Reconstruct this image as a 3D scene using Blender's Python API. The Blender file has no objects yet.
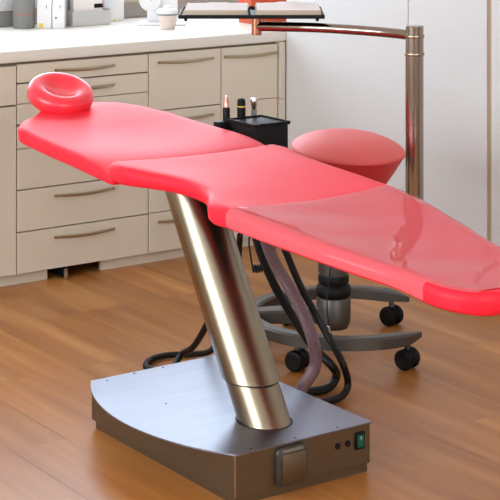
import bpy, bmesh, math, random
from mathutils import Vector, Matrix
random.seed(7)
PI = math.pi
S = bpy.context.scene
COL = S.collection

# ------------------------------------------------------------------ helpers
def lin(r, g, b):
    def f(c):
        c /= 255.0
        return c/12.92 if c <= .04045 else ((c+.055)/1.055)**2.4
    return (f(r), f(g), f(b), 1)

def mat(name, rgb, rough=.5, metal=0, spec=.5, coat=0, noise=0, nscale=20, bump=0, bscale=200, stretch=None, aniso=0, coatr=.05):
    m = bpy.data.materials.new(name); m.use_nodes = True
    nt = m.node_tree; b = nt.nodes['Principled BSDF']
    b.inputs['Base Color'].default_value = rgb
    b.inputs['Roughness'].default_value = rough
    b.inputs['Metallic'].default_value = metal
    b.inputs['Specular IOR Level'].default_value = spec
    b.inputs['Coat Weight'].default_value = coat
    b.inputs['Coat Roughness'].default_value = coatr
    b.inputs['Anisotropic'].default_value = aniso
    tc = nt.nodes.new('ShaderNodeTexCoord')
    mp = nt.nodes.new('ShaderNodeMapping'); nt.links.new(tc.outputs['Object'], mp.inputs[0])
    if stretch: mp.inputs['Scale'].default_value = stretch
    n = nt.nodes.new('ShaderNodeTexNoise'); n.inputs['Scale'].default_value = nscale; n.inputs['Detail'].default_value = 4
    nt.links.new(mp.outputs[0], n.inputs['Vector'])
    if noise:
        mx = nt.nodes.new('ShaderNodeMix'); mx.data_type = 'RGBA'
        mx.inputs[6].default_value = tuple(c*(1-noise) for c in rgb[:3])+(1,)
        mx.inputs[7].default_value = tuple(min(1, c*(1+noise)) for c in rgb[:3])+(1,)
        nt.links.new(n.outputs['Fac'], mx.inputs[0]); nt.links.new(mx.outputs[2], b.inputs['Base Color'])
    if bump:
        n2 = nt.nodes.new('ShaderNodeTexNoise'); n2.inputs['Scale'].default_value = bscale; n2.inputs['Detail'].default_value = 3
        nt.links.new(mp.outputs[0], n2.inputs['Vector'])
        bp = nt.nodes.new('ShaderNodeBump'); bp.inputs['Strength'].default_value = bump; bp.inputs['Distance'].default_value = .002
        nt.links.new(n2.outputs['Fac'], bp.inputs['Height']); nt.links.new(bp.outputs[0], b.inputs['Normal'])
    return m

def obj(name, bm, m, parent=None, smooth=True, angle=35):
    bmesh.ops.recalc_face_normals(bm, faces=bm.faces[:])
    me = bpy.data.meshes.new(name); bm.to_mesh(me); bm.free()
    me.materials.append(m)
    if smooth:
        for p in me.polygons: p.use_smooth = True
        me.set_sharp_from_angle(angle=math.radians(angle))
    o = bpy.data.objects.new(name, me); COL.objects.link(o)
    if parent is not None: o.parent = parent
    return o

def tag(o, label=None, cat=None, group=None, kind=None):
    if label: o['label'] = label
    if cat: o['category'] = cat
    if group: o['group'] = group
    if kind: o['kind'] = kind
    return o

def thing(name, label, cat, loc=(0, 0, 0), rz=0, group=None):
    o = bpy.data.objects.new(name, None); COL.objects.link(o)
    o.location = loc; o.rotation_euler = (0, 0, rz)
    return tag(o, label, cat, group)

def local(o, parent):
    """object built in world coordinates, child of an Empty without moving it"""
    M = Matrix.Translation(parent.location) @ parent.rotation_euler.to_matrix().to_4x4()
    o.matrix_parent_inverse = M.inverted()
    return o

def box(bm, x0, x1, y0, y1, z0, z1, bev=0, seg=2):
    v = [bm.verts.new((x, y, z)) for z in (z0, z1) for x, y in ((x0, y0), (x1, y0), (x1, y1), (x0, y1))]
    fs = [bm.faces.new([v[i] for i in q]) for q in ((3, 2, 1, 0), (4, 5, 6, 7), (0, 1, 5, 4), (1, 2, 6, 5), (2, 3, 7, 6), (3, 0, 4, 7))]
    if bev:
        es = list({e for f in fs for e in f.edges})
        bmesh.ops.bevel(bm, geom=es, offset=bev, segments=seg, affect='EDGES', profile=.5)
    return bm

def boxm(*a, **k):
    return box(bmesh.new(), *a, **k)

def lathe(bm, prof, n=32, M=None):
    """prof: list of (r, z) ; closed at r=0 ends"""
    rings = []
    for r, z in prof:
        if r < 1e-6: rings.append([bm.verts.new((0, 0, z))])
        else: rings.append([bm.verts.new((r*math.cos(2*PI*i/n), r*math.sin(2*PI*i/n), z)) for i in range(n)])
    for a, b in zip(rings, rings[1:]):
        for i in range(n):
            j = (i+1) % n
            if len(a) == 1 and len(b) == 1: continue
            if len(a) == 1: bm.faces.new((a[0], b[i], b[j]))
            elif len(b) == 1: bm.faces.new((a[i], b[0], a[j]))
            else: bm.faces.new((a[i], b[i], b[j], a[j]))
    vs = [v for r in rings for v in r]
    if M is not None: bmesh.ops.transform(bm, matrix=M, verts=vs)
    return bm

def cyl(bm, r, z0, z1, M=None, n=32, ch=.001):
    return lathe(bm, [(0, z0), (r-ch, z0), (r, z0+ch), (r, z1-ch), (r-ch, z1), (0, z1)], n, M)

def crom(P, per=8):
    P = [Vector(p) for p in P]
    Q = [2*P[0]-P[1]]+P+[2*P[-1]-P[-2]]
    out = []
    for i in range(1, len(Q)-2):
        for k in range(per):
            t = k/per
            a, b, c, d = Q[i-1], Q[i], Q[i+1], Q[i+2]
            out.append(.5*((2*b)+(c-a)*t+(2*a-5*b+4*c-d)*t*t+(3*b-a-3*c+d)*t**3))
    out.append(P[-1]); return out

def tube(bm, pts, r, n=12, rf=None):
    pts = [Vector(p) for p in pts]
    T = [(pts[min(i+1, len(pts)-1)]-pts[max(i-1, 0)]).normalized() for i in range(len(pts))]
    u = T[0].orthogonal().normalized(); rings = []
    for i, p in enumerate(pts):
        u = (u-T[i]*u.dot(T[i])).normalized(); w = T[i].cross(u)
        rr = rf(i) if rf else r
        rings.append([bm.verts.new(p+rr*(math.cos(2*PI*k/n)*u+math.sin(2*PI*k/n)*w)) for k in range(n)])
    for a, b in zip(rings, rings[1:]):
        for k in range(n): bm.faces.new((a[k], a[(k+1) % n], b[(k+1) % n], b[k]))
    bm.faces.new(rings[0][::-1]); bm.faces.new(rings[-1])
    return bm

def prism(bm, outline, z0, z1, M=None, bev=0):
    a = [bm.verts.new((x, y, z0)) for x, y in outline]; b = [bm.verts.new((x, y, z1)) for x, y in outline]
    n = len(a); f0 = bm.faces.new(a[::-1]); f1 = bm.faces.new(b)
    for i in range(n): bm.faces.new((a[i], a[(i+1) % n], b[(i+1) % n], b[i]))
    if bev: bmesh.ops.bevel(bm, geom=list(f0.edges)+list(f1.edges), offset=bev, segments=2, affect='EDGES', profile=.5)
    if M is not None: bmesh.ops.transform(bm, matrix=M, verts=bm.verts[:])
    return bm

def interp(tab, y):
    """smooth interpolation of rows (y, a, b, c...) sorted by y"""
    if y <= tab[0][0]: return list(tab[0][1:])
    if y >= tab[-1][0]: return list(tab[-1][1:])
    for i in range(len(tab)-1):
        if tab[i][0] <= y <= tab[i+1][0]: break
    p0 = tab[max(i-1, 0)]; p1 = tab[i]; p2 = tab[i+1]; p3 = tab[min(i+2, len(tab)-1)]
    h = p2[0]-p1[0]; t = (y-p1[0])/h; out = []
    for k in range(1, len(p1)):
        d = (p2[k]-p1[k])/h
        m1 = (p2[k]-p0[k])/(p2[0]-p0[0]) if p2 is not p0 and i > 0 else d
        m2 = (p3[k]-p1[k])/(p3[0]-p1[0]) if i < len(tab)-2 else d
        out.append((2*t**3-3*t*t+1)*p1[k]+(t**3-2*t*t+t)*h*m1+(-2*t**3+3*t*t)*p2[k]+(t**3-t*t)*h*m2)
    return out

def pad(bm, tab, y0, y1, r, dish, bow0=None, bow1=None, ny=60, nx=18, na=7):
    """padded cushion between y0 and y1; tab rows: y, x_left, x_right, z_top, z_bottom"""
    rings = []
    ys = []
    for k in range(7):
        a = PI/2*k/6; ys.append((y0+r*(1-math.sin(a)), 1-0, r*(1-math.cos(PI/2-a))))
    # rounded ends: (y, , inset)
    st = []
    for k in range(7):
        a = PI/2*k/6
        st.append((y0+r*(1-math.cos(a)), r*(1-math.sin(a))))
    for k in range(1, ny): st.append((y0+r+(y1-y0-2*r)*k/ny, 0))
    for k in range(7):
        a = PI/2*(6-k)/6
        st.append((y1-r*(1-math.cos(a)), r*(1-math.sin(a))))
    for yy, ins in st:
        xl, xr, zt, zb = interp(tab, yy)
        ins2 = min(ins, (xr-xl)*.45)
        xl += ins2; xr -= ins2; zt -= ins; zb += min(ins, (zt-zb)/2-.001) if ins else 0
        h = zt-zb; rr = max(min(r, h/2-.0005), .0005)
        if ins: rr = max(min(rr, h/2-.0003), .0003)
        s = (yy-y0)/(y1-y0)
        P = []
        for k in range(na):                       # left side, bottom to top
            a = -PI/2+PI*k/(na-1)
            P.append((xl+rr-rr*math.cos(a), (zb+rr if a < 0 else zt-rr)+rr*math.sin(a)))
        for k in range(1, nx):
            u = k/nx; P.append((xl+rr+(xr-xl-2*rr)*u, zt-dish(s)*math.sin(PI*u)**1.3))
        for k in range(na):
            a = PI/2-PI*k/(na-1)
            P.append((xr-rr+rr*math.cos(a), (zb+rr if a < 0 else zt-rr)+rr*math.sin(a)))
        for k in range(1, 5):
            u = k/5; P.append((xr-rr-(xr-xl-2*rr)*u, zb))
        ring = []
        for x, z in P:
            u = (x-xl)/max(xr-xl, 1e-6); y = yy
            if bow0: y += bow0(u)*(1-s)
            if bow1: y += bow1(u)*s
            ring.append(bm.verts.new((x, y, z)))
        rings.append(ring)
    n = len(rings[0])
    for a, b in zip(rings, rings[1:]):
        for k in range(n): bm.faces.new((a[k], a[(k+1) % n], b[(k+1) % n], b[k]))
    bm.faces.new(rings[0]); bm.faces.new(rings[-1][::-1])
    return bm

def aim(p, d):
    """matrix placing local z along d at p"""
    d = Vector(d).normalized()
    return Matrix.Translation(p) @ d.to_track_quat('Z', 'Y').to_matrix().to_4x4()

# ------------------------------------------------------------------ materials
red_rgb = lin(250, 36, 58)
M_red = mat('red_upholstery', red_rgb, .47, spec=.26, noise=.03, nscale=6, bump=.12, bscale=350)
M_redd = mat('red_vinyl', lin(225, 24, 52), .42, bump=.1, bscale=300, noise=.03)
M_redg = mat('red_glossy_leather', lin(240, 48, 66), .34, coat=.35, coatr=.15, noise=.04, nscale=8, bump=.05, bscale=120)
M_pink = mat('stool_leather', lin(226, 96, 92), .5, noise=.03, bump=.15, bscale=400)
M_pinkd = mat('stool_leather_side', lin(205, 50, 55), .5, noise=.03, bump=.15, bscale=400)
M_steel = mat('brushed_steel', lin(148, 138, 118), .27, 1, noise=.06, nscale=9, stretch=(30, 30, .6), bump=.06, bscale=60, aniso=.5)
M_plate = mat('brushed_steel_plate', lin(146, 151, 164), .36, 1, noise=.10, nscale=3, stretch=(1, 14, 1), bump=.05, bscale=30)
M_front = mat('steel_front_panel', lin(126, 114, 95), .48, 1, noise=.06, nscale=5, stretch=(1, 1, 12), bump=.05, bscale=50)
M_chrome = mat('polished_tube', lin(150, 138, 126), .16, 1, noise=.03, nscale=12, stretch=(1, 1, .2))
M_copper = mat('copper_tube', lin(176, 116, 92), .25, 1, noise=.05)
M_alu = mat('cast_aluminium', lin(92, 90, 86), .42, .8, noise=.06, nscale=30, bump=.1, bscale=300)
M_blk = mat('black_plastic', lin(9, 9, 11), .5, spec=.22, noise=.1)
M_rub = mat('black_rubber', lin(10, 9, 10), .5, spec=.35, noise=.1, bump=.1)
M_hose = mat('mauve_ribbed_hose', lin(118, 92, 96), .4, noise=.08, nscale=40)
M_cab = mat('cream_laminate', lin(214, 204, 186), .45, noise=.012, nscale=4)
M_cabb = mat('cabinet_carcass', lin(120, 104, 82), .6, noise=.05)
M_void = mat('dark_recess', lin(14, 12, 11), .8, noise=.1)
M_top = mat('worktop_laminate', lin(222, 217, 206), .4, noise=.012, nscale=6)
M_hand = mat('bronze_handle', lin(176, 160, 132), .3, 1, noise=.05)
M_wall = mat('white_wall', lin(225, 222, 216), .7, noise=.015, nscale=3, bump=.1, bscale=60)
M_tile = mat('grey_splashback', lin(150, 147, 143), .4, noise=.04, nscale=8)
M_ceil = mat('ceiling_white', lin(236, 234, 230), .8, noise=.01)
M_tall = mat('white_lacquer', lin(208, 208, 208), .5, noise=.01, nscale=3)
M_edge = mat('oak_edge', lin(170, 150, 118), .5, noise=.06, nscale=10, stretch=(1, 1, .1))
M_white = mat('white_plastic', lin(226, 226, 226), .4, noise=.01)
M_grey = mat('grey_plastic', lin(120, 119, 116), .45, noise=.05)
M_lgrey = mat('light_grey_plastic', lin(190, 190, 190), .4, noise=.03)
M_paper = mat('white_paper', lin(232, 226, 224), .7, noise=.01)
M_pedge = mat('paper_block_edge', lin(178, 166, 146), .7, noise=.12, nscale=40, stretch=(1, 1, 40))
M_orange = mat('orange_card', lin(198, 84, 54), .5, noise=.04)
M_yel = mat('yellow_label', lin(222, 196, 60), .5, noise=.02)
M_green = mat('green_rocker', lin(12, 92, 72), .25, noise=.05)
M_cup = mat('beige_cup', lin(214, 198, 190), .4, noise=.02)
M_metal = mat('satin_metal', lin(200, 196, 190), .25, 1, noise=.03)
M_rose = mat('rose_metal', lin(205, 160, 148), .28, 1, noise=.03)

def cover_mat():
    m = bpy.data.materials.new('clear_protective_film'); m.use_nodes = True
    nt = m.node_tree; nt.nodes.remove(nt.nodes['Principled BSDF']); out = nt.nodes['Material Output']
    tr = nt.nodes.new('ShaderNodeBsdfTransparent'); df = nt.nodes.new('ShaderNodeBsdfDiffuse'); gl = nt.nodes.new('ShaderNodeBsdfGlossy')
    df.inputs['Color'].default_value = (.98, .17, .20, 1); gl.inputs['Roughness'].default_value = .04  # pink diffuse mixed in for the red below and its pale reflections
    m1 = nt.nodes.new('ShaderNodeMixShader'); m1.inputs[0].default_value = .68
    m2 = nt.nodes.new('ShaderNodeMixShader'); fr = nt.nodes.new('ShaderNodeFresnel'); fr.inputs['IOR'].default_value = 1.22
    tc = nt.nodes.new('ShaderNodeTexCoord'); n = nt.nodes.new('ShaderNodeTexNoise'); n.inputs['Scale'].default_value = 14; n.inputs['Detail'].default_value = 2
    bp = nt.nodes.new('ShaderNodeBump'); bp.inputs['Strength'].default_value = .25; bp.inputs['Distance'].default_value = .006
    nt.links.new(tc.outputs['Object'], n.inputs['Vector']); nt.links.new(n.outputs['Fac'], bp.inputs['Height'])
    nt.links.new(bp.outputs[0], gl.inputs['Normal']); nt.links.new(bp.outputs[0], fr.inputs['Normal'])
    nt.links.new(tr.outputs[0], m1.inputs[1]); nt.links.new(df.outputs[0], m1.inputs[2])
    nt.links.new(fr.outputs[0], m2.inputs[0]); nt.links.new(m1.outputs[0], m2.inputs[1]); nt.links.new(gl.outputs[0], m2.inputs[2])
    nt.links.new(m2.outputs[0], out.inputs[0]); return m
M_film = cover_mat()

def glass_mat():
    m = bpy.data.materials.new('window_glass'); m.use_nodes = True
    nt = m.node_tree; nt.nodes.remove(nt.nodes['Principled BSDF']); out = nt.nodes['Material Output']
    tr = nt.nodes.new('ShaderNodeBsdfTransparent'); gl = nt.nodes.new('ShaderNodeBsdfGlossy'); gl.inputs['Roughness'].default_value = .01
    mx = nt.nodes.new('ShaderNodeMixShader'); mx.inputs[0].default_value = .05
    nt.links.new(tr.outputs[0], mx.inputs[1]); nt.links.new(gl.outputs[0], mx.inputs[2]); nt.links.new(mx.outputs[0], out.inputs[0])
    return m
M_glass = glass_mat()

def wood_mat():
    m = bpy.data.materials.new('beech_planks'); m.use_nodes = True
    nt = m.node_tree; b = nt.nodes['Principled BSDF']; L = nt.links.new
    at = nt.nodes.new('ShaderNodeAttribute'); at.attribute_name = 'plank'
    tc = nt.nodes.new('ShaderNodeTexCoord')
    ad = nt.nodes.new('ShaderNodeVectorMath'); ad.operation = 'MULTIPLY_ADD'
    ad.inputs[1].default_value = (1, 1, 1)
    sc = nt.nodes.new('ShaderNodeVectorMath'); sc.operation = 'SCALE'; sc.inputs['Scale'].default_value = 37
    L(at.outputs['Color'], sc.inputs[0]); L(tc.outputs['Object'], ad.inputs[0]); L(sc.outputs[0], ad.inputs[2])
    def noise(scale, st, det=5):
        mp = nt.nodes.new('ShaderNodeMapping'); mp.inputs['Scale'].default_value = st; L(ad.outputs[0], mp.inputs[0])
        n = nt.nodes.new('ShaderNodeTexNoise'); n.inputs['Scale'].default_value = scale; n.inputs['Detail'].default_value = det
        L(mp.outputs[0], n.inputs['Vector']); return n
    n1 = noise(1, (14, .9, 1)); n2 = noise(1, (160, 7, 1), 3)
    r = nt.nodes.new('ShaderNodeValToRGB'); L(n1.outputs['Fac'], r.inputs[0])
    r.color_ramp.elements[0].position = .3; r.color_ramp.elements[0].color = lin(164, 102, 46)
    r.color_ramp.elements[1].position = .72; r.color_ramp.elements[1].color = lin(204, 146, 82)
    e = r.color_ramp.elements.new(.52); e.color = lin(185, 122, 60)
    mx = nt.nodes.new('ShaderNodeMix'); mx.data_type = 'RGBA'; mx.blend_type = 'MULTIPLY'; mx.inputs[0].default_value = 1
    r2 = nt.nodes.new('ShaderNodeValToRGB'); L(n2.outputs['Fac'], r2.inputs[0])
    r2.color_ramp.elements[0].color = (.88, .87, .86, 1); r2.color_ramp.elements[1].color = (1.06, 1.06, 1.06, 1)
    L(r.outputs[0], mx.inputs[6]); L(r2.outputs[0], mx.inputs[7])
    sep = nt.nodes.new('ShaderNodeSeparateColor'); L(at.outputs['Color'], sep.inputs[0])
    mr = nt.nodes.new('ShaderNodeMapRange'); mr.inputs['To Min'].default_value = .82; mr.inputs['To Max'].default_value = 1.1
    L(sep.outputs[0], mr.inputs[0])
    vm = nt.nodes.new('ShaderNodeVectorMath'); vm.operation = 'SCALE'; L(mx.outputs[2], vm.inputs[0]); L(mr.outputs[0], vm.inputs['Scale'])
    L(vm.outputs[0], b.inputs['Base Color'])
    b.inputs['Roughness'].default_value = .34; b.inputs['Specular IOR Level'].default_value = .5
    bp = nt.nodes.new('ShaderNodeBump'); bp.inputs['Strength'].default_value = .06; bp.inputs['Distance'].default_value = .001
    L(n2.outputs['Fac'], bp.inputs['Height']); L(bp.outputs[0], b.inputs['Normal'])
    return m
M_wood = wood_mat()

# ------------------------------------------------------------------ setting
XL, XR, Y0, YB, YC, ZC = -1.4, 5.1, -1.6, 6.70, 5.87, 2.7
bm = bmesh.new(); cl = bm.loops.layers.color.new('plank')
known = {0: 5.379, -1: 4.816, -4: 4.26, -3: 4.83, 3: 3.70, 1: 3.707, 4: 4.267, 6: 4.26, 2: 4.85, -2: 4.3, 5: 3.1, -5: 4.9}
W = .1743; g = .0006; LP = 1.68
k0 = int(math.floor((XL-2.88)/W)); k1 = int(math.ceil((XR-2.88)/W))
for k in range(k0, k1+1):
    x0 = max(2.88+k*W, XL); x1 = min(2.88+(k+1)*W, XR)
    if x1 <= x0+.01: continue
    ph = known.get(k, random.choice((0, .56, 1.12))+3)
    y = ph-LP*10
    while y < YB:
        ya, yb = max(y, Y0), min(y+LP, YB)
        if yb > ya+.01:
            c = (random.random(), random.random(), random.random(), 1)
            vs = [bm.verts.new(p) for p in ((x0+g, ya+g, 0), (x1-g, ya+g, 0), (x1-g, yb-g, 0), (x0+g, yb-g, 0))]
            f = bm.faces.new(vs)
            for l in f.loops: l[cl] = c
        y += LP
# subfloor below the seams
c = (.1, .1, .1, 1)
for q in [((XL, Y0), (XR, Y0), (XR, YB), (XL, YB))]:
    f = bm.faces.new([bm.verts.new((x, y, -.0035)) for x, y in q])
    for l in f.loops: l[cl] = c
me = bpy.data.meshes.new('floor'); bm.to_mesh(me); bm.free(); me.materials.append(M_wood)
fl = bpy.data.objects.new('floor', me); COL.objects.link(fl); tag(fl, kind='structure')

def struct(name, bm, m, parent=None):
    o = obj(name, bm, m, parent, smooth=False)
    if parent is None: tag(o, kind='structure')
    return o
struct('ceiling', boxm(XL-.2, XR+.2, Y0-.2, YB+.2, ZC, ZC+.1), M_ceil)
T = .15
# back wall with a wide window over the worktop
bw = (2.2, 5.0, 1.07, 2.45)
bm = bmesh.new()
box(bm, XL-T, XR+T, YB, YB+T, -.05, .978)
box(bm, XL-T, bw[0], YB, YB+T, .978, ZC); box(bm, bw[1], XR+T, YB, YB+T, .978, ZC)
box(bm, bw[0], bw[1], YB, YB+T, bw[3], ZC)
struct('wall_back', bm, M_wall)
struct('trim_1', boxm(2.4, XR, YB-.008, YB, .907, .972), M_tile)
struct('trim_2', boxm(2.4, XR, YB-.012, YB, .972, .98), M_edge)
def window(name, axis, pos, a0, a1, z0, z1, nm):
    """frame with mullions and panes; axis 'x' -> spans x at y=pos, 'y' -> spans y at x=pos"""
    def bb(bm, p0, p1, d0, d1, q0, q1):
        if axis == 'x': box(bm, p0, p1, pos+d0, pos+d1, q0, q1, .003, 1)
        else: box(bm, pos+d0, pos+d1, p0, p1, q0, q1, .003, 1)
    bm = bmesh.new(); w = .05
    bb(bm, a0, a1, .03, .09, z0, z0+w); bb(bm, a0, a1, .03, .09, z1-w, z1)
    bb(bm, a0, a0+w, .03, .09, z0+w, z1-w); bb(bm, a1-w, a1, .03, .09, z0+w, z1-w)
    for i in range(1, nm):
        p = a0+(a1-a0)*i/nm; bb(bm, p-w/2, p+w/2, .03, .09, z0+w, z1-w)
    f = struct(name, bm, M_white)
    for i in range(nm):
        p0 = a0+(a1-a0)*i/nm+w/2; p1 = a0+(a1-a0)*(i+1)/nm-w/2
        b2 = bmesh.new()
        if axis == 'x': box(b2, p0, p1, pos+.057, pos+.063, z0+w, z1-w)
        else: box(b2, pos+.057, pos+.063, p0, p1, z0+w, z1-w)
        obj('pane', b2, M_glass, f, smooth=False)
    return f
struct('trim_3', boxm(bw[0], bw[1], YB, YB+T, .98, bw[2]), M_lgrey)
window('window_1', 'x', YB, bw[0], bw[1], bw[2], bw[3], 3)
# left wall with window
lw = (1.6, 5.2, .85, 2.4)
bm = bmesh.new()
box(bm, XL-T, XL, Y0-T, lw[0], -.05, ZC); box(bm, XL-T, XL, lw[1], YB, -.05, ZC)
box(bm, XL-T, XL, lw[0], lw[1], -.05, lw[2]); box(bm, XL-T, XL, lw[0], lw[1], lw[3], ZC)
struct('wall_left', bm, M_wall)
window('window_2', 'y', XL-.12, lw[0], lw[1], lw[2], lw[3], 3)
fw = (-.9, 3.0, 1.0, 2.4)
bm = bmesh.new()
box(bm, XL-T, fw[0], Y0-T, Y0, -.05, ZC); box(bm, fw[1], XR+T, Y0-T, Y0, -.05, ZC)
box(bm, fw[0], fw[1], Y0-T, Y0, -.05, fw[2]); box(bm, fw[0], fw[1], Y0-T, Y0, fw[3], ZC)
struct('wall_front', bm, M_wall)
window('added_fill_window', 'x', Y0-.12, fw[0], fw[1], fw[2], fw[3], 3)  # unseen window, added so light can reach the cabinet fronts
struct('wall_right', boxm(XR, XR+T, Y0, YB, -.05, ZC), M_wall)
struct('baseboard_left', boxm(XL, XL+.015, Y0, YB, 0, .07), M_white)

# tall built-in cupboards along the right side, x = 4.33 front
def tall(y0, y1, doors, label):
    t = thing('tall_cupboard', label, 'cupboard', (4.7, (y0+y1)/2, 0))
    local(obj('carcass', boxm(4.320, XR-.002, y0+.001, y1, .0, 2.55), M_edge, t), t)
    for a, b in doors:
        d = local(obj('door', boxm(4.300, 4.319, a, b, .06, 2.55, .0015, 1), M_tall, t), t)
    return t
tall(4.596, 5.838, [(5.042, 5.838), (4.596, 5.038)], 'white tall cupboard with flush doors beside the end of the worktop')
tall(2.4, 4.573, [(2.404, 2.95), (2.954, 3.5), (3.504, 4.05), (4.054, 4.573)], 'white tall cupboard at the far right edge, past the wide oak gap')
tag(obj('filler_strip', boxm(4.304, 4.322, 4.576, 4.593, 0, 2.55), M_edge), 'narrow oak strip between the two white tall cupboards', 'filler strip')

# ------------------------------------------------------------------ worktop and base cabinets
wt = obj('worktop', boxm(2.3, XR-.002, 5.842, YB-.013, .861, .907, .006, 3), M_top)
tag(wt, 'long pale worktop running over all the cream base cabinets', 'worktop')

def handle(parent, xc, z, ln=.27):
    pts = []
    for i in range(17):
        u = -1+2*i/16
        pts.append((xc+u*ln/2, YC-.018-.006-.017*(1-u*u), z+.004*u*u))
    bm = bmesh.new()
    n = 8
    rings = []
    for i, p in enumerate(pts):
        u = -1+2*i/16; hh = .0045+.0025*(1-u*u); dd = .004
        rings.append([bm.verts.new((p[0], p[1]+dd*math.sin(2*PI*k/n), p[2]+hh*math.cos(2*PI*k/n))) for k in range(n)])
    for a, b in zip(rings, rings[1:]):
        for k in range(n): bm.faces.new((a[k], b[k], b[(k+1) % n], a[(k+1) % n]))
    bm.faces.new(rings[0]); bm.faces.new(rings[-1])
    for s in (-1, 1):
        x = xc+s*(ln/2-.008); box(bm, x-.004, x+.004, YC-.027, YC-.0175, z-.003, z+.005)
    return obj('handle', bm, M_hand, parent)

def cabinet(x0, x1, fronts, label, name='base_cabinet', kick=None):
    t = thing(name, label, 'cabinet', ((x0+x1)/2, 6.15, 0))
    bm = bmesh.new()
    box(bm, x0+.0005, x1-.0005, YC+.001, 6.50, .05, .859)
    local(obj('carcass', bm, M_cabb, t, smooth=False), t)
    for z0, z1, kind, gap, push in fronts:
        nm = 'door' if kind == 'door' else 'drawer'
        y = YC-push
        f = local(obj(nm, boxm(x0+.0025, x1-.0025, y-.018, y, z0+.0015, z1-.0015-gap, .0012, 1), M_cab, t), t)
        if abs(x1-x0) > .2 and kind != 'plain':
            h = handle(f, (x0+x1)/2, z1-.041 if z1-z0 > .085 else (z0+z1)/2); h.matrix_parent_inverse = Matrix.Identity(4)
    return t
cabinet(2.43, 3.024, [(.697, .851, 'drawer', .002, 0), (.044, .697, 'door', .004, 0)], 'cream base cabinet cut off by the left edge, one drawer over a door')
cabinet(3.024, 3.618, [(.780, .853, 'drawer', 0, 0), (.699, .780, 'drawer', .003, 0), (.620, .699, 'drawer', 0, 0), (.526, .620, 'drawer', .006, 0),
        (.368, .526, 'drawer', 0, 0), (.206, .368, 'drawer', .002, 0), (.044, .206, 'drawer', .002, 0)], 'cream drawer unit with seven drawers behind the chair backrest')
cabinet(3.618, 3.974, [(.619, .853, 'drawer', 0, 0), (.412, .619, 'drawer', .002, 0), (.206, .412, 'drawer', 0, 0), (.044, .206, 'drawer', 0, 0)],
        'narrow cream cabinet of four drawers beside the full-height door')
cabinet(3.974, 4.267, [(.044, .853, 'door', 0, 0)], 'cream cabinet with one full-height door nearest the tall cupboard')
o = obj('end_panel', boxm(4.270, 4.298, YC-.029, 6.5, 0, .859), M_cab); tag(o, 'cream end panel closing the row of base cabinets', 'end panel')
for i, (a, b, lb) in enumerate(((2.43, 3.172, 'pale kickboard under the cabinets left of the dark gap'), (3.415, 4.274, 'pale kickboard under the cabinets right of the dark gap'))):
    o = obj('kickboard', boxm(a, b, YC+.012, YC+.03, 0, .05), M_cab); tag(o, lb, 'kickboard')
o = thing('cabinet_foot', 'dark metal foot lying in the open gap of the kickboard', 'cabinet foot', (3.235, 5.95, 0))
bm = bmesh.new(); box(bm, 3.222, 3.236, YC-.03, 6.2, .006, .040, .001, 1)
local(obj('rail', bm, M_blk, o), o)
local(obj('tip', boxm(3.2215, 3.2365, YC-.034, YC-.030, .004, .041), M_metal, o), o)
tag(obj('gap_shade_panel', boxm(3.17, 3.42, 6.2, 6.21, 0, .05), M_void), 'added dark sheet standing in for the shade in the kickboard gap', 'panel')  # near-black sheet in place of the shade inside the gap

# ------------------------------------------------------------------ dental chair
ch = thing('dental_chair', 'red reclined dental chair on a leaning steel column and flat steel base', 'chair', (2.675, 3.8, 0))
def cp(name, bm, m, parent=None, label=None, **k):
    o = obj(name, bm, m, parent or ch, **k)
    if parent is None: local(o, ch)
    if label: o['label'] = label
    return o
# base outline with curved left side
def base_outline(d):
    pts = []
    n = 24; xa, ya, yb, sag = 2.462, 3.556, 4.300, .108
    R = ((yb-ya)**2/4+sag**2)/(2*sag); cx = xa-sag+R; cy = (ya+yb)/2; a0 = math.asin((yb-ya)/2/R)
    for i in range(n+1):
        a = PI+a0-2*a0*i/n            # from y=yb? goes y low -> high
        pts.append((cx+(R+d)*math.cos(a), cy+(R+d)*math.sin(a)))
    pts.sort(key=lambda p: p[1])
    pts[0] = (pts[0][0], ya-d); pts[-1] = (pts[-1][0], yb+d)
    return [(2.906+d, ya-d), (2.906+d, yb+d)]+pts[::-1]
base = cp('base_box', boxm(2.462, 2.903, 3.560, 4.296, .024, .1315, .0012, 1), M_front, smooth=False)
pl = cp('plinth', boxm(2.470, 2.899, 3.568, 4.285, 0, .0245), M_front, smooth=False)
topp = cp('base_top_plate', prism(bmesh.new(), base_outline(0), .1315, .1355, bev=.0008), M_plate, smooth=False)
# dark ring in place of the shade in the slot round the tube
cb = Vector((2.675, 3.733, .1355)); ct = Vector((2.675, 4.048, .635)); d = (ct-cb).normalized()
bm = bmesh.new(); rr = .071
ol = [(cb.x+(rr+.003)*math.cos(a), cb.y+(rr/d.z+.003)*math.sin(a)) for a in [2*PI*i/40 for i in range(40)]]
prism(bm, ol, .1352, .1362); cp('foot_slot_shade', bm, M_rub)
# screws on the plate
sc0 = None
for x, y in ((2.60, 4.285), (2.70, 4.285), (2.50, 4.27), (2.52, 3.575), (2.66, 3.572), (2.80, 3.572), (2.53, 4.0)):
    cp('screw', cyl(bmesh.new(), .0028, .1352, .1366, Matrix.Translation((x, y, 0)), 10, .0003), M_rub)
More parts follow.
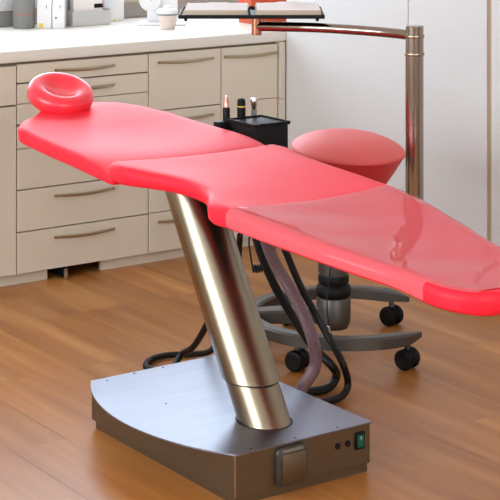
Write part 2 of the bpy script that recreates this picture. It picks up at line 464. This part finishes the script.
# column
cp('lower_column', cyl(bmesh.new(), .069, -.05, .19, aim(cb+d*.0, d), 64, .0005), M_steel)
L = (.735-.1355)/d.z
def slant(bm, prof, n=64):            # tube of horizontal slices along the leaning axis: rows (radius, z)
    rings = []
    for r, z in prof:
        c = cb+d*((z-cb.z)/d.z)
        rings.append([bm.verts.new((c.x+r*math.cos(2*PI*i/n), c.y+r/d.z*math.sin(2*PI*i/n), z)) for i in range(n)])
    for a, b in zip(rings, rings[1:]):
        for i in range(n): bm.faces.new((a[i], b[i], b[(i+1) % n], a[(i+1) % n]))
    bm.faces.new(rings[0]); bm.faces.new(rings[-1][::-1]); return bm
cp('upper_column', slant(bmesh.new(), [(.070, .2348), (.0745, .2348), (.0755, .2362), (.0755, .738)]), M_steel)
cp('column_ring', slant(bmesh.new(), [(.0700, .2320), (.0724, .2320), (.0724, .2349), (.0700, .2349)]), M_rub)
# keep the buried bottom of the lower column inside the base box
# front controls, in the plane y = 3.56
fy = 3.560
def rrect(cx, cz, w, h, r, n=5):
    out = []
    for sx, sz, a0 in ((1, 1, 0), (-1, 1, PI/2), (-1, -1, PI), (1, -1, 1.5*PI)):
        for k in range(n+1):
            a = a0+PI/2*k/n; out.append((cx+sx*(w/2-r)+r*math.cos(a), cz+sz*(h/2-r)+r*math.sin(a)))
    return out
def onfront(outl, d0, d1, bev=0):
    M = Matrix(((1, 0, 0, 0), (0, 0, -1, fy), (0, 1, 0, 0), (0, 0, 0, 1)))
    return prism(bmesh.new(), outl, d0, d1, M, bev)
btn = cp('foot_switch', onfront(rrect(2.634, .077, .100, .100, .016), -.001, .011, .003), M_alu)
cp('switch_plate', onfront(rrect(2.640, .070, .076, .078, .006), .010, .0135, .001), M_front, btn); btn.children[0].matrix_parent_inverse = Matrix.Identity(4)
cp('name_strip', onfront(rrect(2.636, .1165, .066, .008, .002), .010, .0118), M_grey, btn, 'narrow grey strip with tiny raised lettering')
for x in (2.792, 2.826):
    s = cp('socket', onfront([(x+.0085*math.cos(a), .091+.0085*math.sin(a)) for a in [2*PI*i/24 for i in range(24)]], -.001, .003, .0008), M_blk)
    cp('socket_core', onfront([(x+.004*math.cos(a), .091+.004*math.sin(a)) for a in [2*PI*i/16 for i in range(16)]], .002, .0036), M_void, s)
sw = cp('power_switch', onfront(rrect(2.866, .0915, .032, .046, .003), -.001, .005, .001), M_blk)
r1 = cp('rocker', onfront(rrect(2.866, .0915, .021, .034, .002), .004, .008, .001), M_green, sw, 'green rocker in the black power switch')
# marks on the rocker: a short bar and a ring
cp('rocker_marks', onfront(rrect(2.866, .100, .002, .008, .0006), .0078, .0085), M_white, sw, 'tiny white on mark')
# corner seam of the front panel
cp('panel_seam', boxm(2.4595, 2.4615, fy-.0015, fy+.002, .026, .131), M_metal)

# --- upholstery
def rows(*r): return sorted(r)
BACK = rows((4.02, 2.399, 2.985, .768, .741), (4.08, 2.398, 2.985, .775, .745), (4.13, 2.397, 2.985, .785, .749), (4.19, 2.397, 2.987, .797, .753), (4.28, 2.398, 2.985, .808, .760), (4.45, 2.399, 2.970, .818, .770),
            (4.56, 2.400, 2.958, .826, .778), (4.63, 2.402, 2.947, .833, .785), (4.69, 2.440, 2.930, .838, .790), (4.76, 2.520, 2.908, .843, .796),
            (4.82, 2.573, 2.872, .847, .800), (4.87, 2.625, 2.815, .849, .804))
cp('backrest', pad(bmesh.new(), BACK, 4.050, 4.875, .015, lambda s: .014*math.sin(PI*max(0, min(1, s*1.1)))+.026*math.exp(-(s/.10)**2),
   bow0=lambda u: +.03-.20*u+.165*u*u), M_red)
SEAT = rows((3.50, 2.388, 2.932, .782, .728), (3.56, 2.389, 2.934, .785, .727), (3.60, 2.402, 2.936, .787, .730), (3.65, 2.436, 2.938, .7895, .738), (3.70, 2.456, 2.938, .792, .746),
            (3.78, 2.461, 2.940, .7955, .750), (3.86, 2.448, 2.946, .799, .753), (3.95, 2.420, 2.955, .802, .752), (4.01, 2.400, 2.975, .8045, .750), (4.05, 2.403, 2.972, .806, .754), (4.075, 2.412, 2.965, .807, .757), (4.10, 2.43, 2.95, .807, .758))
LEG = rows((2.70, 2.58, 2.725, .715, .663), (2.715, 2.55, 2.75, .715, .662), (2.74, 2.515, 2.782, .716, .662), (2.79, 2.488, 2.805, .718, .664), (2.85, 2.481, 2.820, .721, .667),
           (2.95, 2.478, 2.835, .726, .678), (3.07, 2.452, 2.862, .737, .690), (3.20, 2.428, 2.893, .750, .702), (3.36, 2.404, 2.924, .767, .716), (3.50, 2.390, 2.932, .775, .728), (3.57, 2.389, 2.930, .779, .731))
LEG = LEG[:-2]+SEAT
lbm = pad(bmesh.new(), LEG, 2.702, 4.085, .021, lambda s: .012*math.sin(PI*s),
   bow1=lambda u: 0, ny=130)
for v in lbm.verts:                                   # slanted, rounded rear edge of the seat
    t = min(1, max(0, (v.co.y-3.80)/.285)); t = t*t*(3-2*t); u = (v.co.x-2.398)/.59
    v.co.y += t*(.042-.216*u+.19*u*u)
# protective film: same surface, offset outwards, over the top and sides
fb = lbm.copy(); bmesh.ops.recalc_face_normals(fb, faces=fb.faces[:])
for v in fb.verts: v.normal_update()
kill = []
for f in fb.faces:
    c = f.calc_center_median(); zt = interp(LEG, c.y)[2]
    side = c.z < zt-.013
    if c.y < 2.86 and c.z < zt-.005: side = True
    if c.y > 3.50 or c.z < zt-.040 or (side and c.y < 2.86) or (c.y < 2.735): kill.append(f)
bmesh.ops.delete(fb, geom=kill, context='FACES')
for v in fb.verts:
    v.co += v.normal*(.0016+.0006*math.sin(v.co.y*31+v.co.x*17))
leg = cp('seat_and_leg_rest', lbm, M_red)
film = obj('protective_film', fb, M_film, ch); local(film, ch)
film['label'] = 'clear glossy film over the leg rest'
cp('leg_rest_rail', boxm(2.60, 2.74, 3.05, 3.6, .66, .690, .004), M_blk)
for s in (2.50, 2.56):
    pass
cp('underframe', boxm(2.62, 2.79, 3.66, 4.35, .70, .752, .006), M_blk)
cp('hinge_bracket', boxm(2.50, 2.57, 3.66, 3.72, .705, .75, .004), M_blk)
# headrest: padded ring with a dished centre
nrm = Vector((-.03, -.38, .9)).normalized()
prof = [(0, -.032), (.060, -.032), (.088, -.025), (.104, -.010), (.108, .010), (.104, .026), (.094, .036), (.078, .040), (.062, .036), (.048, .028), (.028, .020), (0, .017)]
pp = crom([(a, b, 0) for a, b in prof], 3)
prof2 = [(max(0, p.x), p.y) for p in pp]; prof2[0] = (0, prof2[0][1]); prof2[-1] = (0, prof2[-1][1])
HM = aim(Vector((2.661, 4.848, .880)), nrm)
cp('headrest', lathe(bmesh.new(), prof2, 56, HM), M_redg)
cp('headrest_bracket', tube(bmesh.new(), crom([(2.668, 4.87, .865), (2.668, 4.90, .83), (2.668, 4.84, .80), (2.668, 4.7, .785), (2.668, 4.5, .765)], 6), .010), M_blk)
cp('end_hook', tube(bmesh.new(), crom([(2.60, 2.70, .672), (2.597, 2.687, .656), (2.592, 2.682, .645)], 6), .0015, 8), M_blk)

# ------------------------------------------------------------------ view aligned helper for things placed off the room grid
AX = Vector((.8176, -.5757, 0)); BX = Vector((.5757, .8176, 0)); RZ = -math.atan2(.5757, .8176)
def V(X, Z, z=0): return AX*X+BX*Z+Vector((0, 0, z))

# tray stand
pc = V(.475, 4.90)
ts = thing('tray_stand', 'polished steel post with a curved arm carrying a flat black tray', 'stand', (pc.x, pc.y, 0))
def tp(name, bm, m, parent=None, **k):
    o = obj(name, bm, m, parent or ts, **k)
    if parent is None: local(o, ts)
    return o
TM = Matrix.Translation((pc.x, pc.y, 0))
tp('post', cyl(bmesh.new(), .0262, .60, 1.171, TM, 40, .0015), M_chrome)
for z in (1.1405, 1.089):
    tp('collar', lathe(bmesh.new(), [(.0255, z-.004), (.028, z-.004), (.0292, z), (.028, z+.004), (.0255, z+.004), (.0255, z-.004)], 40, TM), M_steel)
kn = V(.020, 5.13)
armpts = crom([V(.47, 4.91, 1.142), V(.368, 4.995, 1.144), V(.21, 5.085, 1.145), V(.10, 5.115, 1.145), V(.022, 5.128, 1.145)], 8)
tp('swing_arm', tube(bmesh.new(), armpts, .0145, 20), M_chrome)
tp('arm_knuckle', cyl(bmesh.new(), .0155, 1.119, 1.176, Matrix.Translation((kn.x, kn.y, 0)), 32, .002), M_copper)
tp('lower_bracket', tube(bmesh.new(), [(2.76, 3.95, .655), (2.95, 3.86, .655), (pc.x, pc.y, .655)], .02, 16), M_blk)
# tray
tr = V(.0045, 5.185)
RM = Matrix.Translation((tr.x, tr.y, 0)) @ Matrix.Rotation(RZ, 4, 'Z')
bm = bmesh.new()
hw, hd = .218, .140
box(bm, -hw, hw, -hd, hd, 1.176, 1.180, .001, 1)
for a in ((-hw, hw, -hd, -hd+.006), (-hw, hw, hd-.006, hd), (-hw, -hw+.006, -hd, hd), (hw-.006, hw, -hd, hd)): box(bm, *a, 1.176, 1.187, .001, 1)
bmesh.ops.transform(bm, matrix=RM, verts=bm.verts[:])
tray = tp('tray', bm, M_blk)
for s in (-1, 1):
    b2 = cyl(bmesh.new(), .005, 1.168, 1.177, RM @ Matrix.Translation((s*(hw-.022), -hd+.012, 0)), 12, .001); tp('tray_foot', b2, M_blk, tray)
bm = tube(bmesh.new(), crom([(-.004, -hd, 1.182), (-.008, -hd+.01, 1.205), (.004, -hd+.02, 1.210), (.004, -hd+.05, 1.20)], 6), .003, 8)
bmesh.ops.transform(bm, matrix=RM, verts=bm.verts[:]); tp('tray_clip', bm, M_blk, tray)
for (u0, u1, lb, wav) in ((-.202, -.008, 'white paper block on the left half of the black tray', .002), (.012, .208, 'white paper block on the right half of the black tray', .004)):
    c = RM @ Vector(((u0+u1)/2, 0, 1.180))
    pb = thing('paper_block', lb, 'paper block', c, RZ)
    w = (u1-u0)/2
    obj('page_block', boxm(-w, w, -.125, .11, .0005, .020, .002, 2), M_pedge, pb)
    bm = bmesh.new(); N = 14; gr = []
    for i in range(N+1):
        row = []
        for j in range(6):
            u = -1+2*i/N; v = j/5
            z = .0208+wav*(math.cos(u*PI*1.3)+1)*.5*(.4+.6*v)+wav*.4*math.sin(u*7+v*3)**2
            row.append((bm.verts.new((u*(w-.004), -.12+.226*v, z)), bm.verts.new((u*(w-.004), -.12+.226*v, .0195))))
        gr.append(row)
    for i in range(N):
        for j in range(5):
            bm.faces.new((gr[i][j][0], gr[i+1][j][0], gr[i+1][j+1][0], gr[i][j+1][0]))
            bm.faces.new((gr[i][j][1], gr[i][j+1][1], gr[i+1][j+1][1], gr[i+1][j][1]))
    for i in range(N):
        for j in (0, 5): bm.faces.new((gr[i][j][0], gr[i][j][1], gr[i+1][j][1], gr[i+1][j][0]))
    for j in range(5):
        for i in (0, N): bm.faces.new((gr[i][j][0], gr[i][j][1], gr[i][j+1][1], gr[i][j+1][0]))
    obj('top_sheet', bm, M_paper, pb, angle=60)

# ------------------------------------------------------------------ instrument console
bx0, bx1, by0, by1 = 3.035, 3.168, 4.285, 4.435
ic = thing('instrument_console', 'black box console with a recessed lid behind the far side of the seat', 'console', ((bx0+bx1)/2, (by0+by1)/2, .70))
def ip(name, bm, m, **k): return local(obj(name, bm, m, ic, **k), ic)
ip('housing', boxm(bx0+.002, bx1-.002, by0+.002, by1-.002, .68, .819, .004), M_blk)
bm = boxm(bx0-.003, bx1+.003, by0-.003, by1+.003, .817, .823, .002)
for a in ((bx0-.003, bx1+.003, by0-.003, by0+.003), (bx0-.003, bx1+.003, by1-.003, by1+.003), (bx0-.003, bx0+.003, by0, by1), (bx1-.003, bx1+.003, by0, by1)): box(bm, *a, .821, .828, .001, 1)
ip('lid', bm, M_blk)
ip('holder_bar', boxm(bx0-.03, bx1+.012, by1+.004, by1+.036, .790, .817, .003), M_blk)
ip('support_arm', tube(bmesh.new(), crom([(2.76, 4.1, .725), (2.92, 4.2, .70), (3.06, 4.34, .67), (3.10, 4.36, .69)], 6), .018, 14), M_blk)
# instruments upright in the holder bar (each lifts out)
def inst(x, name, label, parts):
    y = by1+.020
    t = thing(name, label, 'dental instrument', (x, y, .755))
    for nm, prof, m in parts: obj(nm, lathe(bmesh.new(), prof, 20), m, t)
    return t
inst(3.045, 'handpiece', 'black handpiece with rose metal tip, leftmost in the console holder', [
    ('grip', [(0, 0), (.008, 0), (.010, .04), (.0115, .06), (.0118, .100), (.009, .105), (0, .105)], M_blk),
    ('nozzle', [(0, .102), (.0085, .102), (.009, .117), (.0075, .120), (.0075, .130), (.0055, .133), (.005, .141), (0, .142)], M_rose)])
t = inst(3.103, 'handpiece', 'thick black handpiece with a small yellow mark, middle of the console holder', [
    ('grip', [(0, 0), (.010, 0), (.0125, .04), (.0135, .06), (.0135, .118), (.0115, .126), (.006, .129), (0, .129)], M_blk)])
bm = lathe(bmesh.new(), [(.0133, .101), (.0139, .101), (.0139, .105), (.0133, .105), (.0133, .101)], 20); obj('ring_mark', bm, M_yel, t)
t = inst(3.153, 'air_water_syringe', 'metal air water syringe with a long thin nozzle pointing right', [
    ('grip', [(0, 0), (.008, 0), (.009, .06), (.0095, .085), (.008, .09), (0, .09)], M_grey),
    ('head', [(0, .088), (.008, .088), (.012, .108), (.0135, .118), (.012, .124), (.006, .126), (0, .126)], M_metal)])
obj('nozzle', tube(bmesh.new(), crom([(.008, 0, .119), (.03, -.012, .122), (.065, -.03, .124), (.082, -.040, .121), (.086, -.043, .117)], 6), .0017, 8), M_rose, t)

# ------------------------------------------------------------------ hoses
def pix(px, py, Z):
    return V((px-250)/1697*Z, Z, 1.678-(py+150)*Z/1697)
def hose(name, pts, r, m, label, cat='hose', group=None, rf=None, per=10):
    P = crom(pts, per); o = obj(name, tube(bmesh.new(), P, r, 14, rf), m)
    tag(o, label, cat, group); return o
rib = [pix(258, 205, 5.16), pix(266, 240, 5.14), pix(276, 265, 5.12), pix(291, 290, 5.12), pix(305, 318, 5.13), pix(314, 345, 5.13), pix(315, 366, 5.10), pix(304, 385, 5.05), V(.10, 4.99, .019), V(.068, 4.97, .019)]
P = crom(rib, 30)
hose('ribbed_hose', rib, .016, M_hose, 'thick mauve ribbed hose curving down behind the column', rf=lambda i: .0185+.0010*math.sin(i*PI*.5), per=56)
hose('suction_hose', [pix(252, 205, 5.2), pix(257, 240, 5.2), pix(272, 280, 5.22), pix(290, 312, 5.24), pix(312, 345, 5.24), pix(332, 366, 5.2), V(.268, 5.27, .045), V(.240, 5.245, .015), V(.17, 5.205, .0138), V(.10, 5.16, .0138)],
     .0135, M_rub, 'black hose beside the ribbed hose, looping out low to the floor')
hose('suction_hose', [pix(272, 215, 5.22), pix(286, 252, 5.22), pix(300, 285, 5.24), pix(316, 315, 5.26), pix(330, 340, 5.24), pix(342, 362, 5.18), V(.300, 5.20, .045), V(.280, 5.175, .013), V(.22, 5.12, .012), V(.14, 5.06, .012)],
     .0110, M_rub, 'black hose right of the ribbed hose, outermost loop on the floor')
hose('loop_cable', [pix(331, 240, 5.3), pix(330, 270, 5.3), pix(327, 300, 5.29), pix(329, 325, 5.28), pix(333, 340, 5.28), pix(338, 356, 5.24)], .0022, M_rub, 'thin black cable hanging in front of the stool column', 'cable')
tag(obj('cable_plug', tube(bmesh.new(), [pix(328, 326, 5.272), pix(329.5, 333, 5.272)], .0042, 12), M_metal), 'small bright metal ferrule on the thin hanging cable', 'ferrule')
# coiled cord
co = []
for i in range(140):
    s = i/139; a = i*.33; p = pix(252+20*s, 268+2*math.sin(s*PI)-10*s*s, 5.3)
    co.append(p+Vector((0, 0, 1))*.011*math.cos(a)+BX*.011*math.sin(a))
co = [pix(250, 215, 5.3), pix(249, 245, 5.3)]+co+[pix(279, 235, 5.3), pix(279, 215, 5.3)]
tag(obj('coiled_cord', tube(bmesh.new(), co, .0030, 8), M_rub), 'short black coiled cord hanging behind the hoses', 'cord')
# hoses on the floor behind the base
hose('floor_cable', [pix(226, 285, 5.2), pix(215, 305, 5.25), pix(205, 328, 5.32), pix(193, 347, 5.42), V(-.225, 5.50, .04), V(-.25, 5.38, .013), V(-.24, 5.27, .0125), V(-.18, 5.22, .0125)],
     .0105, M_rub, 'black cable dropping left of the column to the floor behind the base')
hose('floor_cable', [V(-.29, 5.42, .0115), V(-.335, 5.47, .0115), V(-.325, 5.55, .0115), V(-.27, 5.60, .0115), V(-.18, 5.61, .012), V(-.13, 5.62, .02), pix(217, 340, 5.6), pix(226, 318, 5.6), pix(236, 290, 5.55), pix(240, 235, 5.4)],
     .0100, M_rub, 'black cable lying in a flat loop behind the back edge of the base')

# ------------------------------------------------------------------ stool
hc = V(.283, 5.75)
st = thing('rolling_stool', 'pink padded rolling stool with a grey horseshoe base and black castors', 'stool', (hc.x, hc.y, 0))
def sp(name, bm, m, parent=None, **k):
    o = obj(name, bm, m, parent or st, **k)
    if parent is None: local(o, st)
    return o
sc = V(.330, 5.78)
SM = Matrix.Translation((sc.x, sc.y, .60)) @ Vector((0, 0, 1)).rotation_difference((-BX*.09+AX*.06+Vector((0, 0, 1))).normalized()).to_matrix().to_4x4() @ Matrix.Translation((0, 0, -.60))
up = [(0, .712), (.06, .711), (.11, .704), (.15, .692), (.178, .678), (.190, .670), (.194, .664), (.193, .660), (.185, .657), (0, .657)]
sp('seat_cushion', lathe(bmesh.new(), [(max(0, p.x), p.y) for p in crom([(a, b, 0) for a, b in up[:-1]], 4)]+[(0, .657)], 56, SM), M_pink, angle=70)
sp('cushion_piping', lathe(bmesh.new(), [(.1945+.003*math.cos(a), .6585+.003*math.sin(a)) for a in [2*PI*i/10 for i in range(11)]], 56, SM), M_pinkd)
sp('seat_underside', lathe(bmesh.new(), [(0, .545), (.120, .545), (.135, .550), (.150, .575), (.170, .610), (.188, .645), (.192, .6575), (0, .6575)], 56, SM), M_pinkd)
HMx = Matrix.Translation((hc.x, hc.y, 0))
sp('gas_column', lathe(bmesh.new(), [(0, .20), (.046, .205), (.050, .22), (.050, .25), (.053, .252), (.053, .30), (.028, .305), (.028, .545), (0, .545)], 32, HMx), M_alu)
sp('rubber_collar', lathe(bmesh.new(), [(0, .165), (.053, .165), (.060, .175), (.061, .192), (.056, .204), (.050, .210), (.053, .222), (.052, .238), (.047, .246), (0, .246)], 40, HMx), M_blk)
sp('hub', lathe(bmesh.new(), [(0, .060), (.048, .062), (.056, .078), (.058, .09), (.058, .160), (.055, .166), (0, .166)], 40, HMx), M_alu)
# horseshoe ring
rc = V(.32, 5.74); R = .318
def bar(bm, pts, widths, z0f, z1f):
    rings = []
    for i, p in enumerate(pts):
        t = (pts[min(i+1, len(pts)-1)]-pts[max(i-1, 0)]).normalized(); s = Vector((0, 0, 1)).cross(t)
        w = widths(i/(len(pts)-1)); z0 = z0f(i/(len(pts)-1)); z1 = z1f(i/(len(pts)-1)); c = min(.007, w*.3)
        prof = [(-w, z0), (w, z0), (w, z1-c), (w-c, z1), (-w+c, z1), (-w, z1-c)]
        rings.append([bm.verts.new(p+s*a+Vector((0, 0, b))) for a, b in prof])
    for a, b in zip(rings, rings[1:]):
        for k in range(6): bm.faces.new((a[k], a[(k+1) % 6], b[(k+1) % 6], b[k]))
    bm.faces.new(rings[0]); bm.faces.new(rings[-1]); return bm
pts = []
for i in range(61):
    a = math.radians(42+(318-42)*i/60); pts.append(rc+AX*(R*math.cos(a))+BX*(R*1.0*math.sin(a)))
def wf(s):
    e = min(s, 1-s)/.05
    return .024 if e >= 1 else .004+.020*e
sp('base_ring', bar(bmesh.new(), pts, wf, lambda s: .083+.01*max(0, 1-min(s, 1-s)/.06), lambda s: .122-.012*max(0, 1-min(s, 1-s)/.06)), M_alu)
ap = rc-AX*(R-.005); sp('spoke', bar(bmesh.new(), [ap+(hc-ap)*(i/10) for i in range(11)], lambda s: .034+.012*s, lambda s: .085, lambda s: .124+.012*s), M_alu)
cast = [(-53, -38), (55, -45), (238, -32), (124, -60), (180, 10)]
for a, rot in cast:
    a = math.radians(a); p = rc+AX*((R-.004)*math.cos(a))+BX*((R-.004)*math.sin(a))
    c = bpy.data.objects.new('castor', None); COL.objects.link(c); c.parent = st
    c.location = (p.x-st.location.x, p.y-st.location.y, 0); c.rotation_euler = (0, 0, math.radians(rot)+RZ)
    obj('stem', cyl(bmesh.new(), .010, .055, .086, None, 16), M_alu, c)
    obj('castor_hood', prism(bmesh.new(), [(-.031*math.cos(q), .035+.031*math.sin(q)) for q in [PI*k/12-.2 for k in range(0, 15)]], -.006, .006, Matrix.Rotation(PI/2, 4, 'X')), M_blk, c)
    for s in (-1, 1):
        MM = Matrix.Translation((0, s*.020, .034)) @ Matrix.Rotation(PI/2, 4, 'X')
        obj('wheel', lathe(bmesh.new(), [(0, -.012*s), (.022, -.012*s), (.026, -.0125*s), (.031, -.010*s), (.034, -.004*s), (.034, .006*s), (.031, .010*s), (0, .010*s)], 28, MM), M_blk, c)

# ------------------------------------------------------------------ objects on the worktop
ZT = .9072
def on(name, label, cat, px, Z, rz=0, group=None):
    p = V((px-250)/1697*Z, Z); return thing(name, label, cat, (p.x, p.y, ZT), rz, group)
t = on('pen_pot', 'dark grey cylindrical pot of pens with a thin orange band', 'pot', 24, 7.35)
obj('pot_body', lathe(bmesh.new(), [(0, 0), (.046, 0), (.047, .003), (.047, .128), (.0435, .128), (.0435, .01), (0, .01)], 32), M_grey, t)
obj('band', lathe(bmesh.new(), [(.0468, .062), (.0476, .062), (.0476, .065), (.0468, .065), (.0468, .062)], 32), M_orange, t)
for i, (x, y, h, m) in enumerate(((-.02, .01, .16, M_blk), (.012, .018, .17, M_white), (.02, -.012, .155, M_blk), (-.006, -.02, .165, M_metal))):
    q = V((24-250)/1697*7.35, 7.35)
    o = obj('pen', tube(bmesh.new(), [(x, y, 0), (x*1.5, y*1.5, h)], .005, 10), m); o.location = (q.x, q.y, ZT+.011)
    tag(o, ['black pen standing at the left of the grey pot', 'white pen standing at the back of the grey pot', 'black pen standing at the right of the grey pot', 'metal pen standing at the front of the grey pot'][i], 'pen', 'pens in the grey pot')
t = on('canister', 'grey square canister with a pale upper half at the left edge', 'canister', 4, 7.42)
obj('lower_body', boxm(-.035, .035, -.03, .03, 0, .068, .004), M_grey, t)
obj('upper_body', boxm(-.037, .037, -.032, .032, .068, .16, .006), M_lgrey, t)
# magazine files with curved shoulder
def mag(px, Z, w, label, hole, lab):
    t = on('magazine_file', label, 'magazine file', px, Z, RZ)
    prof = [(-.0, 0), (.13, 0), (.13, .24), (.06, .24), (.035, .17), (.012, .12), (-.002, .07)]
    cp_ = crom([(x, y, 0) for x, y in prof[3:]]+[(prof[0][0], prof[0][1], 0)], 6)
    ol = prof[1:3]+[(q.x, q.y) for q in cp_]
    M = Matrix(((0, 0, 1, 0), (1, 0, 0, 0), (0, 1, 0, 0), (0, 0, 0, 1)))
    obj('shell', prism(bmesh.new(), ol, -w/2, w/2, M, .002), M_white, t)
    if lab: obj('corner_label', boxm(-w/2+.008, -w/2+.026, -.0035, .004, .003, .022), M_yel, t)
    if hole: obj('finger_hole', lathe(bmesh.new(), [(0, 0), (.005, 0), (.005, .002), (0, .002)], 16, Matrix.Translation((-.01, -.002, .045)) @ Matrix.Rotation(PI/2, 4, 'X')), M_grey, t)
    obj('spine_groove', boxm(w*.12, w*.12+.003, .0005, .012, .03, .10), M_grey, t)
mag(44.3, 7.34, .062, 'white magazine file with a yellow corner label beside the pen pot', False, True)
mag(58.3, 7.34, .052, 'white magazine file with a finger hole beside the leaflet rack', True, False)
# leaflet rack
t = on('leaflet_rack', 'clear white leaflet rack with papers standing on the worktop', 'rack', 91.2, 7.46)
obj('front_panel', boxm(-.095, .095, -.004, 0, 0, .062, .001, 1), M_lgrey, t)
obj('back_panel', boxm(-.095, .095, .075, .079, 0, .22, .001, 1), M_lgrey, t)
for s in (-1, 1): obj('side_panel', boxm(min(s*.095, s*.092), max(s*.095, s*.092), 0, .075, 0, .07), M_lgrey, t)
obj('rack_floor', boxm(-.092, .092, 0, .075, 0, .004), M_lgrey, t)
q = t.location
lf = obj('leaflet', boxm(-.075, .075, .008, .014, 0, .19), M_paper); lf.location = (q.x-.005, q.y+.004, ZT+.0048); lf.rotation_euler = (-.05, 0, 0)
tag(lf, 'white leaflet with faint drawings in front of the rack', 'leaflet')
pc_ = obj('photo_print', boxm(.028, .070, .0045, .0065, .07, .088), M_blk, lf); 
pr = obj('red_line', boxm(.072, .0735, .006, .0079, .06, .18), M_orange, lf)
lf2 = obj('leaflet', boxm(-.08, .082, .034, .046, 0, .20), M_white); lf2.location = (q.x, q.y, ZT+.0045); tag(lf2, 'thick stack of white leaflets at the back of the rack', 'leaflet')
t = on('carton', 'slim white carton with a small yellow mark right of the leaflet rack', 'carton', 113, 7.66)
obj('carton_body', boxm(-.03, .04, -.03, .03, 0, .2, .002), M_white, t); obj('mark', boxm(-.018, -.008, -.0312, -.029, .004, .012), M_yel, t)
# white stand with round disc
t = on('display_stand', 'white stand with a round tilted disc on a flat base plate behind the cup', 'stand', 160, 7.50, RZ)
obj('base_plate', boxm(-.095, .115, -.055, .10, 0, .008, .003), M_white, t)
obj('back_panel', boxm(-.06, .075, .05, .06, .008, .24, .003), M_white, t)
obj('round_disc', lathe(bmesh.new(), [(0, -.004), (.046, -.004), (.048, 0), (.045, .003), (0, .001)], 36, Matrix.Translation((-.045, .01, .105)) @ Matrix.Rotation(math.radians(82), 4, 'X') @ Matrix.Rotation(math.radians(12), 4, 'Y')), M_white, t)
obj('disc_arm', tube(bmesh.new(), [(-.045, .012, .105), (-.02, .03, .12), (0, .05, .13)], .006, 10), M_metal, t)
# cup
t = on('plastic_cup', 'small pinkish beige cup with a pale lid at the front of the worktop', 'cup', 167.5, 7.32)
obj('cup_body', lathe(bmesh.new(), [(0, 0), (.030, 0), (.032, .002), (.041, .060), (.038, .060), (.030, .006), (0, .006)], 32), M_cup, t)
obj('rim', lathe(bmesh.new(), [(.038, .060), (.046, .060), (.047, .063), (.044, .066), (.038, .066), (.038, .060)], 32), M_grey, t)
obj('lid', lathe(bmesh.new(), [(0, .064), (.043, .065), (.045, .080), (.040, .085), (.02, .087), (.014, .10), (0, .10)], 32), M_white, t)
# orange carton at the far right of the worktop
o = obj('storage_box', boxm(4.33, 4.62, 6.14, 6.24, ZT, 1.17, .003), M_orange); tag(o, 'orange red box standing on the worktop behind the tray', 'box')

# ------------------------------------------------------------------ light
w = bpy.data.worlds.new('World'); S.world = w; w.use_nodes = True
bg = w.node_tree.nodes['Background']; bg.inputs[0].default_value = (.78, .88, 1, 1); bg.inputs[1].default_value = 3.0
def area(name, loc, rot, sx, sy, power, col):
    l = bpy.data.lights.new(name, 'AREA'); l.shape = 'RECTANGLE'; l.size = sx; l.size_y = sy; l.energy = power; l.color = col
    o = bpy.data.objects.new(name, l); COL.objects.link(o); o.location = loc; o.rotation_euler = rot; return o
area('back_window_daylight', ((bw[0]+bw[1])/2, YB+.25, 1.8), (math.radians(-90), 0, 0), 2.8, 1.5, 54, (.76, .87, 1))
area('left_window_daylight', (XL-.4, (lw[0]+lw[1])/2, 1.65), (0, math.radians(-90), 0), 1.6, 3.6, 165, (.88, .94, 1))

area('added_front_fill', ((fw[0]+fw[1])/2, Y0-.4, 1.7), (math.radians(90), 0, 0), 3.9, 1.4, 98, (1, .97, .92))  # added fill from behind the camera, brightens the cabinet fronts

# ------------------------------------------------------------------ camera
cam = bpy.data.cameras.new('camera'); co_ = bpy.data.objects.new('camera', cam); COL.objects.link(co_)
co_.location = (0, 0, 1.678); co_.rotation_euler = (math.radians(90), 0, RZ)
cam.sensor_width = 36; cam.lens = 1697/500*36; cam.shift_y = -.8; cam.clip_start = .05
S.camera = co_
S.view_settings.view_transform = 'Standard'; S.view_settings.look = 'None'; S.view_settings.gamma = 1; S.view_settings.use_curve_mapping = False
S.view_settings.exposure = 0
